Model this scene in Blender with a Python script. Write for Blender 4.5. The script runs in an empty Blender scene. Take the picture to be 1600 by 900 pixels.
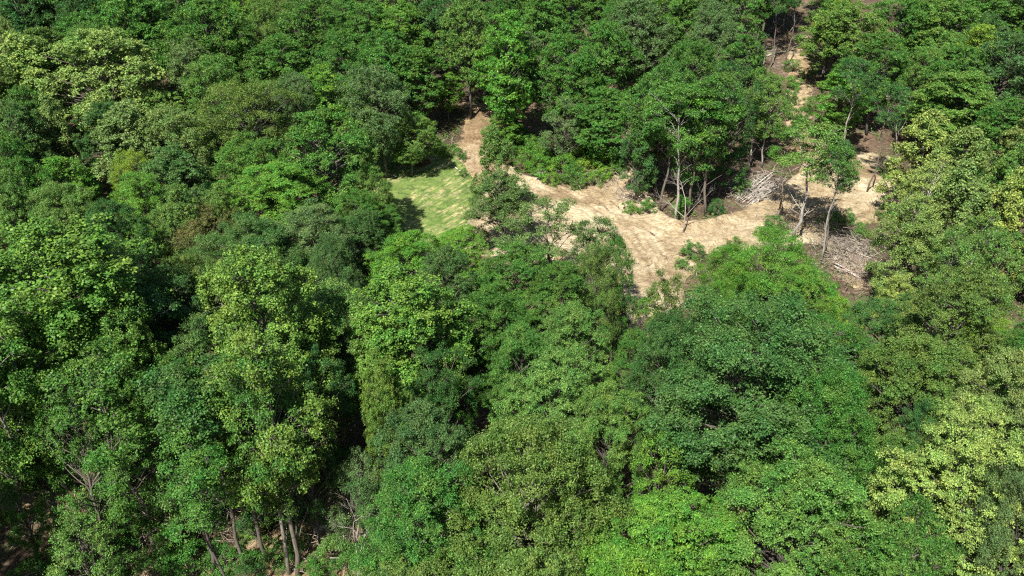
import bpy, math, random
import numpy as np
R_ = math.radians
DEBUG = False
scene = bpy.context.scene
COL = scene.collection

# ------------------------------------------------------------------ camera, sky, sun, exposure
CAM = np.array([0.0, 0.0, 55.0]); PITCH = 30.0; HFOV = 60.0
cam_d = bpy.data.cameras.new('camera'); cam_d.sensor_width = 36; cam_d.angle = R_(HFOV)
cam_d.clip_start = 0.5; cam_d.clip_end = 6000
cam = bpy.data.objects.new('camera', cam_d); COL.objects.link(cam)
cam.location = CAM; cam.rotation_euler = (R_(90 - PITCH), 0, 0); scene.camera = cam

SUN_EL = 52.0
SHADOW = np.array([0.43, 0.90]); SHADOW /= np.linalg.norm(SHADOW)     # the way shadows fall on the ground
SKY_STRENGTH, SUN_STRENGTH, EXPOSURE = 0.056, 5.0, 1.2
world = bpy.data.worlds.new('World'); scene.world = world; world.use_nodes = True
wn = world.node_tree.nodes; wl = world.node_tree.links
sky = wn.new('ShaderNodeTexSky'); sky.sky_type = 'NISHITA'; sky.sun_disc = False
sky.sun_elevation = R_(SUN_EL); sky.sun_rotation = math.atan2(-SHADOW[0], -SHADOW[1])
wl.new(sky.outputs[0], wn['Background'].inputs[0]); wn['Background'].inputs[1].default_value = SKY_STRENGTH
sd = bpy.data.lights.new('sun', 'SUN'); sd.energy = SUN_STRENGTH; sd.angle = R_(0.5); sd.color = (1, .95, .86)
sun = bpy.data.objects.new('sun', sd); COL.objects.link(sun)
from mathutils import Vector
ce = math.cos(R_(SUN_EL))
sun.rotation_euler = Vector((SHADOW[0]*ce, SHADOW[1]*ce, -math.sin(R_(SUN_EL)))).to_track_quat('-Z', 'Y').to_euler()
scene.view_settings.view_transform = 'Standard'; scene.view_settings.look = 'None'
scene.view_settings.gamma = 1; scene.view_settings.use_curve_mapping = False
scene.view_settings.exposure = EXPOSURE
scene.cycles.max_bounces = 5; scene.cycles.diffuse_bounces = 3; scene.cycles.transmission_bounces = 3
scene.cycles.glossy_bounces = 1; scene.cycles.transparent_max_bounces = 4
scene.cycles.use_denoising = False
scene.cycles.pixel_filter_type = 'BLACKMAN_HARRIS'; scene.cycles.filter_width = 1.2

# ------------------------------------------------------------------ terrain
def softplus(v, k): return k*np.logaddexp(0, v/k)
def hgt(x, y):
    x = np.asarray(x, float); y = np.asarray(y, float)
    s = 0.16*softplus(y-128, 12) - 0.16*softplus(y-330, 30)
    u = 1.1*np.sin(x/31+.8)*np.sin(y/27+.3) + .5*np.sin(x/13+2)*np.cos(y/17+1)
    lft = .05*softplus(-x-35, 10)*np.clip((y-60)/80, 0, 1)
    return s + u + lft - .05*softplus(-x-230, 30)*np.clip((y-60)/80, 0, 1)
F = 800/math.tan(R_(HFOV/2))
cp, sp = math.cos(R_(PITCH)), math.sin(R_(PITCH))
def ray(u, v):
    a, b = (u-800)/F, (450-v)/F
    d = np.array([a, cp + b*sp, -sp + b*cp]); return d/np.linalg.norm(d)
def on_ray(u, v, above=0.0):
    """the place where the line of sight through (u, v) is `above` metres over the terrain"""
    d = ray(u, v); t0 = 15.0; p = CAM + d*t0
    for _ in range(2000):
        p2 = CAM + d*(t0+.5)
        if p2[2] - float(hgt(p2[0], p2[1])) < above: break
        t0 += .5
    lo, hi = t0, t0+.5
    for _ in range(20):
        m = (lo+hi)/2; p = CAM + d*m
        if p[2] - float(hgt(p[0], p[1])) < above: hi = m
        else: lo = m
    return p, lo
def proj(p):
    r = np.asarray(p, float) - CAM
    z = r[1]*cp - r[2]*sp; yy = r[1]*sp + r[2]*cp
    return 800 + F*r[0]/z, 450 - F*yy/z, z

def in_poly(px, py, poly):
    px = np.asarray(px, float); py = np.asarray(py, float)
    ins = np.zeros(px.shape, bool); n = len(poly)
    for i in range(n):
        x0, y0 = poly[i]; x1, y1 = poly[(i+1) % n]
        if y0 == y1: continue
        c = ((y0 > py) != (y1 > py)) & (px < (x1-x0)*(py-y0)/(y1-y0) + x0)
        ins ^= c
    return ins
def poly_dist(px, py, poly):
    """signed distance, positive inside"""
    px = np.asarray(px, float); py = np.asarray(py, float)
    d = np.full(px.shape, 1e9); n = len(poly)
    for i in range(n):
        a = np.array(poly[i]); b = np.array(poly[(i+1) % n]); ab = b-a; L = (ab**2).sum()+1e-9
        t = np.clip(((px-a[0])*ab[0] + (py-a[1])*ab[1])/L, 0, 1)
        d = np.minimum(d, np.hypot(px-(a[0]+t*ab[0]), py-(a[1]+t*ab[1])))
    return np.where(in_poly(px, py, poly), d, -d)
def ground_poly(pts): return [tuple(on_ray(u, v)[0][:2]) for u, v in pts]

# smooth value noise, for shapes only
_rs = np.random.RandomState(5); _tab = _rs.rand(256, 256)
def vnoise(x, y):
    x = np.asarray(x, float); y = np.asarray(y, float)
    xi = np.floor(x).astype(int); yi = np.floor(y).astype(int); fx = x-xi; fy = y-yi
    fx = fx*fx*(3-2*fx); fy = fy*fy*(3-2*fy)
    g = lambda a, b: _tab[a % 256, b % 256]
    return (g(xi, yi)*(1-fx)+g(xi+1, yi)*fx)*(1-fy) + (g(xi, yi+1)*(1-fx)+g(xi+1, yi+1)*fx)*fy
def fbm(x, y, o=4):
    s = 0; a = .5
    for i in range(o): s = s + a*(vnoise(x*2**i+17*i, y*2**i+31*i)-.5); a *= .5
    return s

# ------------------------------------------------------------------ materials
def mat(name):
    m = bpy.data.materials.new(name); m.use_nodes = True
    nt = m.node_tree; return m, nt, nt.nodes, nt.links, nt.nodes['Principled BSDF']
def ramp(nodes, stops):
    r = nodes.new('ShaderNodeValToRGB'); e = r.color_ramp.elements
    while len(e) < len(stops): e.new(.5)
    for q, (p, c) in zip(e, stops): q.position = p; q.color = (*c, 1)
    return r
def noise(nodes, links, vec, scale, detail=6, rough=.6, dist=0):
    n = nodes.new('ShaderNodeTexNoise'); n.inputs['Scale'].default_value = scale
    n.inputs['Detail'].default_value = detail; n.inputs['Roughness'].default_value = rough
    n.inputs['Distortion'].default_value = dist
    links.new(vec, n.inputs['Vector']); return n
def mixc(nodes, links, f, a, b, mode='MIX'):
    m = nodes.new('ShaderNodeMix'); m.data_type = 'RGBA'; m.blend_type = mode
    for s, v in ((m.inputs[0], f), (m.inputs[6], a), (m.inputs[7], b)):
        if hasattr(v, 'links'): links.new(v, s)
        else: s.default_value = v if not isinstance(v, tuple) or len(v) == 4 else (*v, 1)
    return m.outputs[2]
def bump(nodes, links, bs, h, strength, dist):
    b = nodes.new('ShaderNodeBump'); b.inputs['Strength'].default_value = strength; b.inputs['Distance'].default_value = dist
    links.new(h, b.inputs['Height']); links.new(b.outputs[0], bs.inputs['Normal'])

def leaf_material():
    m, nt, N, L, bs = mat('leaves')
    oi = N.new('ShaderNodeObjectInfo'); at = N.new('ShaderNodeAttribute'); at.attribute_name = 'tint'
    # each leaf has its own lightness and yellowness
    hsv = N.new('ShaderNodeHueSaturation'); L.new(oi.outputs['Color'], hsv.inputs['Color'])
    mr = N.new('ShaderNodeMapRange'); L.new(at.outputs['Fac'], mr.inputs[0]); mr.inputs[3].default_value = .5; mr.inputs[4].default_value = 2.1
    L.new(mr.outputs[0], hsv.inputs['Value'])
    mr2 = N.new('ShaderNodeMapRange'); L.new(at.outputs['Fac'], mr2.inputs[0]); mr2.inputs[3].default_value = .515; mr2.inputs[4].default_value = .482
    tcn = N.new('ShaderNodeTexCoord'); pn = noise(N, L, tcn.outputs['Object'], .45, 3, .6)
    pm = N.new('ShaderNodeMapRange'); L.new(pn.outputs[0], pm.inputs[0]); pm.inputs[1].default_value = .35; pm.inputs[2].default_value = .65; pm.inputs[3].default_value = .018; pm.inputs[4].default_value = -.022
    ah = N.new('ShaderNodeMath'); L.new(mr2.outputs[0], ah.inputs[0]); L.new(pm.outputs[0], ah.inputs[1]); L.new(ah.outputs[0], hsv.inputs['Hue'])
    geo = N.new('ShaderNodeNewGeometry')      # underside of a leaf is paler
    back = mixc(N, L, .25, hsv.outputs[0], (.12, .16, .09))
    c = mixc(N, L, geo.outputs['Backfacing'], hsv.outputs[0], back)
    L.new(c, bs.inputs['Base Color']); bs.inputs['Roughness'].default_value = .5
    bs.inputs['Specular IOR Level'].default_value = .22
    tr = N.new('ShaderNodeBsdfTranslucent')
    tc = mixc(N, L, 1.0, c, (1.25, 1.35, .5), 'MULTIPLY'); L.new(tc, tr.inputs['Color'])
    mx = N.new('ShaderNodeMixShader'); mx.inputs[0].default_value = .27
    L.new(bs.outputs[0], mx.inputs[1]); L.new(tr.outputs[0], mx.inputs[2]); L.new(mx.outputs[0], N['Material Output'].inputs[0])
    return m
def bark_material():
    m, nt, N, L, bs = mat('bark')
    oi = N.new('ShaderNodeObjectInfo'); tc = N.new('ShaderNodeTexCoord')
    mp = N.new('ShaderNodeMapping'); mp.inputs['Scale'].default_value = (1, 1, .25); L.new(tc.outputs['Object'], mp.inputs[0])
    n = noise(N, L, mp.outputs[0], 6, 8, .7)
    r = ramp(N, [(.3, (.45, .45, .45)), (.55, (1, 1, 1)), (.75, (1.5, 1.5, 1.45))]); L.new(n.outputs[0], r.inputs[0])
    L.new(mixc(N, L, 1.0, oi.outputs['Color'], r.outputs[0], 'MULTIPLY'), bs.inputs['Base Color'])
    bs.inputs['Roughness'].default_value = .9; bump(N, L, bs, n.outputs[0], .6, .05)
    return m
def floor_material():
    m, nt, N, L, bs = mat('leaf_litter')
    g = N.new('ShaderNodeNewGeometry').outputs['Position']
    big = noise(N, L, g, .09, 5, .6); fine = noise(N, L, g, 2.2, 10, .75); green = noise(N, L, g, .22, 6, .65)
    a = ramp(N, [(.3, (.03, .022, .015)), (.5, (.095, .066, .045)), (.72, (.23, .175, .125))]); L.new(fine.outputs[0], a.inputs[0])
    b = ramp(N, [(.4, (.55, .5, .45)), (.6, (1.15, 1.05, .95))]); L.new(big.outputs[0], b.inputs[0])
    c = mixc(N, L, 1.0, a.outputs[0], b.outputs[0], 'MULTIPLY')
    gr = ramp(N, [(.54, (0, 0, 0)), (.64, (.75,)*3)]); L.new(green.outputs[0], gr.inputs[0])
    c = mixc(N, L, gr.outputs[0], c, (.06, .095, .025, 1))
    L.new(c, bs.inputs['Base Color']); bs.inputs['Roughness'].default_value = .95; bump(N, L, bs, fine.outputs[0], .9, .25)
    return m
def dirt_material(name, tone=(1, 1, 1), rot=0.5):
    m, nt, N, L, bs = mat(name)
    g = N.new('ShaderNodeNewGeometry').outputs['Position']
    turn = noise(N, L, g, .035, 2, .5); ma = N.new('ShaderNodeMath'); ma.operation = 'MULTIPLY_ADD'; L.new(turn.outputs[0], ma.inputs[0])
    ma.inputs[1].default_value = 5.0; ma.inputs[2].default_value = rot-2.5
    vr = N.new('ShaderNodeVectorRotate'); vr.rotation_type = 'Z_AXIS'; L.new(g, vr.inputs['Vector']); vr.inputs['Center'].default_value = (10, 120, 0); L.new(ma.outputs[0], vr.inputs['Angle'])
    mp = N.new('ShaderNodeMapping'); mp.inputs['Scale'].default_value = (.3, 1.7, 1); L.new(vr.outputs[0], mp.inputs[0])
    streak = noise(N, L, mp.outputs[0], 1.9, 9, .78, .35); big = noise(N, L, g, .1, 5, .6, .8); fine = noise(N, L, g, 3.5, 8, .8); mid = noise(N, L, g, .8, 6, .7, .5)
    a = ramp(N, [(.27, (.16, .12, .073)), (.43, (.32, .258, .162)), (.53, (.43, .365, .242)), (.66, (.59, .525, .38))]); L.new(streak.outputs[0], a.inputs[0])
    b = ramp(N, [(.36, (.55, .48, .4)), (.47, (.85, .8, .74)), (.55, (1, 1, 1)), (.66, (1.16, 1.15, 1.12))]); L.new(big.outputs[0], b.inputs[0])
    c = mixc(N, L, 1.0, a.outputs[0], b.outputs[0], 'MULTIPLY')
    d = ramp(N, [(.36, (.6, .53, .46)), (.5, (1, 1, 1)), (.7, (1.08, 1.08, 1.08))]); L.new(mid.outputs[0], d.inputs[0])
    c = mixc(N, L, .8, c, d.outputs[0], 'MULTIPLY')
    f = ramp(N, [(.38, (.42, .36, .3)), (.48, (.95, .95, .95)), (.7, (1.12, 1.12, 1.12))]); L.new(fine.outputs[0], f.inputs[0])
    c = mixc(N, L, .8, c, f.outputs[0], 'MULTIPLY')
    c = mixc(N, L, 1.0, c, (*tone, 1), 'MULTIPLY')
    L.new(c, bs.inputs['Base Color']); bs.inputs['Roughness'].default_value = .95
    ad = N.new('ShaderNodeMath'); ad.operation = 'ADD'; L.new(streak.outputs[0], ad.inputs[0]); L.new(fine.outputs[0], ad.inputs[1])
    bump(N, L, bs, ad.outputs[0], .8, .22)
    return m
def lawn_material():
    m, nt, N, L, bs = mat('mown_grass')
    g = N.new('ShaderNodeNewGeometry').outputs['Position']
    vr = N.new('ShaderNodeVectorRotate'); vr.rotation_type = 'Z_AXIS'; vr.inputs['Angle'].default_value = -1.0; L.new(g, vr.inputs['Vector'])
    mp = N.new('ShaderNodeMapping'); mp.inputs['Scale'].default_value = (.3, 1.5, 1); L.new(vr.outputs[0], mp.inputs[0])
    st = noise(N, L, mp.outputs[0], 1.3, 7, .75, .5); fine = noise(N, L, g, 5, 8, .8); big = noise(N, L, g, .16, 4, .6)
    a = ramp(N, [(.36, (.045, .09, .014)), (.47, (.08, .14, .022)), (.56, (.11, .172, .032)), (.68, (.16, .21, .05))]); L.new(fine.outputs[0], a.inputs[0])
    s = ramp(N, [(.48, (0,)*3), (.6, (1,)*3)]); L.new(st.outputs[0], s.inputs[0])
    b = ramp(N, [(.42, (.2,)*3), (.56, (1,)*3)]); L.new(big.outputs[0], b.inputs[0])
    k = mixc(N, L, 1.0, s.outputs[0], b.outputs[0], 'MULTIPLY')
    mo = noise(N, L, g, .9, 6, .7, .6); mr_ = ramp(N, [(.38, (.5, .6, .5)), (.5, (.95, .97, .9)), (.62, (1.35, 1.25, 1.3))]); L.new(mo.outputs[0], mr_.inputs[0])
    c = mixc(N, L, 1.0, mixc(N, L, k, a.outputs[0], (.34, .285, .15, 1)), mr_.outputs[0], 'MULTIPLY')
    L.new(c, bs.inputs['Base Color']); bs.inputs['Roughness'].default_value = .9; bump(N, L, bs, fine.outputs[0], .9, .12)
    return m
def stone_material():
    m, nt, N, L, bs = mat('pale_stone')
    n = noise(N, L, N.new('ShaderNodeTexCoord').outputs['Object'], 3, 8, .7)
    r = ramp(N, [(.3, (.35, .33, .3)), (.6, (.62, .6, .56))]); L.new(n.outputs[0], r.inputs[0]); L.new(r.outputs[0], bs.inputs['Base Color'])
    bs.inputs['Roughness'].default_value = .85; bump(N, L, bs, n.outputs[0], .6, .1); return m
LEAF = leaf_material(); BARK = bark_material(); FLOOR = floor_material(); LAWN = lawn_material(); STONE = stone_material()
DIRT = dirt_material('pale_dirt'); TRAIL = dirt_material('pinkish_dirt', (.8, .73, .68), 1.5)

# ------------------------------------------------------------------ mesh helpers
def mesh_np(name, verts, faces, m, tint=None, smooth=False):
    """faces: (n, k) array, all the same size"""
    me = bpy.data.meshes.new(name); verts = np.asarray(verts, np.float32); faces = np.asarray(faces, np.int32)
    n, k = faces.shape
    me.vertices.add(len(verts)); me.vertices.foreach_set('co', verts.ravel())
    me.loops.add(n*k); me.loops.foreach_set('vertex_index', faces.ravel())
    me.polygons.add(n); me.polygons.foreach_set('loop_start', np.arange(n, dtype=np.int32)*k)
    if tint is not None:
        a = me.attributes.new('tint', 'FLOAT', 'FACE'); a.data.foreach_set('value', np.asarray(tint, np.float32))
    me.update(calc_edges=True)
    if smooth: me.polygons.foreach_set('use_smooth', np.ones(n, bool))
    me.materials.append(m); me.validate(); return me
def link(name, data, parent=None, color=None):
    o = bpy.data.objects.new(name, data); COL.objects.link(o); o.parent = parent
    if color: o.color = (*color, 1)
    return o
def tag(o, label, cat, group=None):
    o['label'] = label; o['category'] = cat
    if group: o['group'] = group
    return o
class Tubes:
    def __init__(s): s.v = []; s.f = []; s.n = 0
    def add(s, pts, rad, k=6):
        pts = np.asarray(pts, float); rad = np.asarray(rad, float); m = len(pts)
        tan = np.gradient(pts, axis=0); tan /= np.linalg.norm(tan, axis=1)[:, None]+1e-9
        ref = np.array([1., 0, 0]) if abs(tan[0][0]) < .8 else np.array([0, 1., 0])
        u = np.cross(tan, ref); u /= np.linalg.norm(u, axis=1)[:, None]+1e-9; w = np.cross(tan, u)
        an = np.arange(k)/k*2*np.pi
        ring = pts[:, None] + rad[:, None, None]*(np.cos(an)[None, :, None]*u[:, None] + np.sin(an)[None, :, None]*w[:, None])
        v = np.vstack([ring.reshape(-1, 3), pts[:1], pts[-1:]])
        f = []
        i = np.arange(m-1)[:, None]*k; j = np.arange(k)[None]; j2 = (j+1) % k
        q = np.stack([i+j, i+j2, i+k+j2, i+k+j], -1).reshape(-1, 4)
        c0, c1 = m*k, m*k+1; jj = np.arange(k); jn = (jj+1) % k
        e0 = np.stack([np.full(k, c0), jn, jj], -1); e1 = np.stack([np.full(k, c1), (m-1)*k+jj, (m-1)*k+jn], -1)
        t = np.vstack([q[:, [0, 1, 2]], q[:, [0, 2, 3]], e0, e1])
        s.v.append(v); s.f.append(t+s.n); s.n += len(v)
    def mesh(s, name, m=None): return mesh_np(name, np.vstack(s.v), np.vstack(s.f), m or BARK, smooth=True)
def leaf_quads(c, n, size, rs, slim=.62):
    N = len(c); n = n/(np.linalg.norm(n, axis=1)[:, None]+1e-9)
    r = rs.normal(size=(N, 3)); t = np.cross(n, r); t /= np.linalg.norm(t, axis=1)[:, None]+1e-9; b = np.cross(n, t)
    s = size[:, None]*.5
    v = np.stack([c+t*s, c+b*s*slim+n*s*.25, c-t*s, c-b*s*slim+n*s*.25], 1).reshape(-1, 3)
    return v, np.arange(N*4).reshape(-1, 4)

# ------------------------------------------------------------------ tree models
def unit(v): return v/(np.linalg.norm(v, axis=-1, keepdims=True)+1e-9)
def prof(kind, t):
    if kind == 'tall': return ((1.02-t)**.55*(t+.12)**.35)/.72
    if kind == 'high': return np.sin(np.pi*np.clip(t*.72+.2, 0, 1))**.8
    return np.clip(np.sin(np.pi*(t*.83+.13)), 0, 1)**.62
def grow(seed, H, R, cb, shape, nb, rb, nc, rc, nl, ls, flat=.65, up=.6, twigs=0, slim=.62, bias=.35, fork=0, lean=0, tr=1):
    """a crown mesh and a trunk mesh: boughs on a lobed envelope, leaf clumps on the boughs, leaves on the clumps"""
    rs = np.random.RandomState(seed); z0 = H*cb; ch = H-z0
    ph = rs.rand(6)*6.28; am = rs.uniform(.08, .2, 3)
    lobe = lambda a, t: 1+am[0]*np.sin(2*a+ph[0]+t*2)+am[1]*np.sin(3*a+ph[1]-t*4)+am[2]*np.sin(5*a+ph[2]+t*7)
    # trunk line
    tz = np.linspace(0, 1, 9); wob = np.cumsum(rs.normal(size=(9, 2)), axis=0)*.012*H; wob -= wob[0]
    top = H*.86; axis = np.column_stack([wob[:, 0]+lean*H*tz**1.3, wob[:, 1], tz*top])
    at = lambda z: np.array([np.interp(z, axis[:, 2], axis[:, 0]), np.interp(z, axis[:, 2], axis[:, 1]), z])
    B = []; tries = 0
    while len(B) < nb and tries < nb*60:
        tries += 1
        t = rs.rand()**.85; a = rs.rand()*6.283
        rr = R*prof(shape, t)*lobe(a, t)
        if rs.rand() > .25+.75*rr/R: continue
        inner = rs.rand() < .22
        rad = max(0, rr-rb*.6)*(rs.uniform(.15, .7) if inner else rs.uniform(.82, 1.02))
        z = z0+ch*t - (rb*.5 if t > .9 else 0); ax = at(min(z, top))
        p = np.array([ax[0]+rad*math.cos(a), ax[1]+rad*math.sin(a), z])
        if B and np.min(np.linalg.norm((np.array(B)-p)/np.array([1, 1, .75]), axis=1)) < rb*(.9-.65*tries/(nb*60)): continue
        B.append(p)
    B = np.array(B); br = rb*rs.uniform(.7, 1.25, len(B)); btint = rs.rand(len(B))
    T = Tubes(); r0 = (.0125*H+.06)*tr
    T.add(axis, r0*(1-tz)**.7*.93+r0*.07, 8)
    # root flare
    ends = []
    for i, p in enumerate(B):
        a = at(np.clip(p[2]-.55*np.hypot(*(p[:2]-at(min(p[2], top))[:2]))-rs.uniform(.3, 1.6), z0*.75, top*.98))
        mid = a*.5+p*.5+np.array([0, 0, .12*np.linalg.norm(p-a)])+rs.normal(size=3)*.25
        L = np.linalg.norm(p-a); rr = r0*.13+.011*L
        s = np.linspace(0, 1, 6)[:, None]; pts = (1-s)**2*a+2*s*(1-s)*mid+s*s*p
        pts[1:-1] += rs.normal(size=(4, 3))*.05*L/3
        T.add(pts, rr*(1-.8*s[:, 0]), 5); ends.append((pts[3], pts[4]))
    if fork:
        for _ in range(fork):
            a = at(z0*rs.uniform(.35, .75)); an = rs.rand()*6.28; L = rs.uniform(2, 4)
            e = a+np.array([math.cos(an)*L*.6, math.sin(an)*L*.6, L*.7]); s = np.linspace(0, 1, 5)[:, None]
            pts = a*(1-s)+e*s+rs.normal(size=(5, 3))*.1*s; T.add(pts, .05*(1-s[:, 0]*.8), 4)
    C = []; Nn = []; S = []; Ti = []
    ctr = np.array([*at(z0+ch*.4)[:2], z0+ch*.3])
    for i, p in enumerate(B):
        out = unit(p-ctr); d = unit(rs.normal(size=(nc, 3)) + out*.7 + np.array([0, 0, bias+.25]))
        cc = p+d*br[i]*np.array([1, 1, flat])*rs.uniform(.55, 1.12, (nc, 1)); k = rc*rs.uniform(.5, 1.5, nc)
        if twigs:
            for q in range(min(twigs, nc)):
                s = np.linspace(0, 1, 3)[:, None]; a = ends[i][1]; m_ = (a+cc[q])/2+rs.normal(size=3)*.12
                T.add((1-s)**2*a+2*s*(1-s)*m_+s*s*cc[q], np.array([.035, .022, .012]), 3)
        m = rs.poisson(nl, nc)*1; idx = np.repeat(np.arange(nc), m); M = len(idx)
        dd = unit(rs.normal(size=(M, 3))+np.array([0, 0, bias])+out*.35)
        c = cc[idx]+dd*(k[idx]*rs.uniform(.25, 1.15, M))[:, None]*np.array([1, 1, flat])
        n = unit(dd*.55+out*.25+np.array([0, 0, up])+rs.normal(size=(M, 3))*.55)
        C.append(c); Nn.append(n); S.append(ls*rs.uniform(.6, 1.35, M))
        ct = rs.rand(nc)
        Ti.append(np.clip(.15*btint[i]+.25*ct[idx]+.6*rs.rand(M)**1.7, 0, 1)**1.25)
    C = np.vstack(C); Nn = np.vstack(Nn); S = np.concatenate(S)
    v, f = leaf_quads(C, Nn, S, rs, slim)
    return mesh_np('crown', v, f, LEAF, np.concatenate(Ti)), T.mesh('trunk'), dict(H=H, R=R, hc=z0+ch*.5)

STY = {   # near and far make of each kind; a few individuals of each
 'poplar':   dict(H=26, R=5.4, cb=.36, shape='tall', nb=96, rb=1.35, nc=16, rc=.42, nl=54, ls=.165, flat=.85, up=.4, slim=.85, bias=.1, twigs=2),
 'oak':      dict(H=20, R=6.2, cb=.3, shape='round', nb=124, rb=1.4, nc=20, rc=.43, nl=58, ls=.145, flat=.62, up=.6, twigs=1),
 'fine':     dict(H=20, R=6.2, cb=.3, shape='round', nb=136, rb=1.3, nc=19, rc=.46, nl=56, ls=.145, flat=.78, up=.4, slim=.55),
 'layer':    dict(H=19, R=5.6, cb=.28, shape='round', nb=98, rb=1.55, nc=22, rc=.42, nl=56, ls=.142, flat=.42, up=.9),
 'feather':  dict(H=15, R=6, cb=.2, shape='round', nb=100, rb=1.35, nc=17, rc=.6, nl=58, ls=.14, flat=.6, up=.4, slim=.45, twigs=3),
 'airy':     dict(H=15, R=4.6, cb=.22, shape='round', nb=44, rb=1.15, nc=13, rc=.48, nl=44, ls=.165, flat=.75, up=.4, twigs=6),
 'high':     dict(H=19, R=3.9, cb=.38, tr=.75, shape='high', nb=46, rb=1.15, nc=14, rc=.48, nl=42, ls=.165, flat=.6, up=.5, twigs=4, fork=3),
 'speckle':  dict(H=18, R=5, cb=.16, shape='tall', nb=64, rb=1.15, nc=13, rc=.52, nl=52, ls=.165, flat=.8, up=.4, slim=.8, twigs=3),
 'pole':     dict(H=19, R=3, cb=.6, tr=.55, shape='high', nb=22, rb=1.1, nc=13, rc=.5, nl=40, ls=.17, flat=.6, up=.5, twigs=5, fork=5),
 'shade':    dict(H=17, R=5.4, cb=.2, shape='round', nb=64, rb=1.3, nc=15, rc=.5, nl=56, ls=.145, flat=.5, up=.7, twigs=3),
 'shrub':    dict(H=3.2, R=2.2, cb=.06, shape='round', nb=18, rb=.75, nc=11, rc=.35, nl=34, ls=.13, flat=.8, up=.4, twigs=2),
}
FAR = dict(poplar=dict(nl=26, ls=.26), oak=dict(nl=26, ls=.23), fine=dict(nl=30, ls=.2), layer=dict(nl=27, ls=.225), high=dict(nl=28, ls=.2), shade=dict(nl=26, ls=.22), airy=dict(nl=30, ls=.2), speckle=dict(nl=28, ls=.24), feather=dict(nl=36, ls=.17))
PROTO = {}
def protos(style, far):
    key = (style, far)
    if key not in PROTO:
        p = dict(STY[style]);
        if far: p.update(FAR.get(style, {}))
        n = 3 if style in ('oak', 'layer', 'fine', 'shrub') else 2
        if far and style == 'oak': n = 4
        PROTO[key] = [grow(100*list(STY).index(style)+10*far+i+1, **p) for i in range(n)]
    return PROTO[key]
def bare_model(seed, H, R):
    rs = np.random.RandomState(seed); T = Tubes()
    def br(a, d, L, r, lv):
        s = np.linspace(0, 1, 5)[:, None]; e = a+d*L; m = (a+e)/2+rs.normal(size=3)*.07*L
        pts = (1-s)**2*a+2*s*(1-s)*m+s*s*e; T.add(pts, r*(1-.6*s[:, 0]), 5 if lv < 2 else 3)
        if lv < 4:
            for k in range(rs.randint(3, 5)):
                q = pts[rs.randint(2, 5)]; nd = unit(d+rs.normal(size=3)*.48+np.array([0, 0, .12])); br(q, nd, L*rs.uniform(.45, .7), r*.5, lv+1)
    br(np.zeros(3), unit(np.array([rs.normal()*.08, rs.normal()*.08, 1])), H*.45, .0085*H+.02, 0)
    return T.mesh('bare_branches')

CO = dict(mid=(.058, .148, .023), dark=(.039, .108, .024), blue=(.055, .122, .031), bright=(.09, .208, .025), vivid=(.095, .23, .029),
          pop=(.1, .19, .029), pale=(.185, .26, .06), paleo=(.14, .208, .056), olive=(.09, .152, .03), grey=(.084, .148, .045),
          light=(.094, .186, .036), duol=(.112, .125, .04), yel=(.14, .24, .026), rust=(.14, .06, .04))
WORD = dict(mid='mid green', dark='dark green', blue='blue-green', bright='bright green', vivid='vivid green', pop='yellow-green',
            pale='pale cream-green', paleo='pale olive', olive='olive green', grey='grey-green', light='light green', duol='dull olive', yel='lime green', rust='rust-brown')
FORM = dict(poplar=('tall oval', 'poplar_tree'), oak=('round-crowned', 'broadleaf_tree'), fine=('fine-leaved', 'broadleaf_tree'), layer=('layered', 'broadleaf_tree'),
            feather=('feathery', 'feathery_tree'), airy=('thin open', 'open_crowned_tree'), high=('high-crowned', 'high_crowned_tree'), speckle=('loose speckled', 'broadleaf_tree'), pole=('slim', 'high_crowned_tree'), shade=('low-branched', 'understory_tree'), shrub=('leafy', 'shrub'))
TREES = []   # (x, y, H, R, root, style, colour, u, v, photo width)
rnd = random.Random(11)
def jitter(c, k=.09): f = 1+rnd.uniform(-k, k); return (c[0]*f*(1+rnd.uniform(-k, k)), c[1]*f, c[2]*f*(1+rnd.uniform(-k, k)))
def plant(x, y, H, R, style, col, label=None, bark=(.13, .11, .09), rot=None, tilt=(0, 0), group=None):
    z = float(hgt(x, y)); dist = math.sqrt(x*x+y*y+(55-z)**2)
    ps = protos(style, dist > 120); crown, trunk, info = ps[rnd.randrange(len(ps))]
    form, nm = FORM[style]
    root = bpy.data.objects.new(nm, None); COL.objects.link(root); root.empty_display_size = .5
    root.location = (x, y, z-.08); root.rotation_euler = (tilt[0], tilt[1], rnd.uniform(0, 6.28) if rot is None else rot)
    sx = R/info['R']; root.scale = (sx, sx, H/info['H'])
    link('stem' if style == 'shrub' else 'trunk', trunk, root, bark if rot is None else bark)
    link('foliage' if style == 'shrub' else 'crown', crown, root, jitter(CO[col]))
    u, v, d = proj((x, y, z+H*info['hc']/info['H']))
    TREES.append(dict(x=x, y=y, H=H, R=R, root=root, style=style, col=col, u=u, v=v, w=2*R*F/d, d=d, label=label, group=group))
    return root

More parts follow.
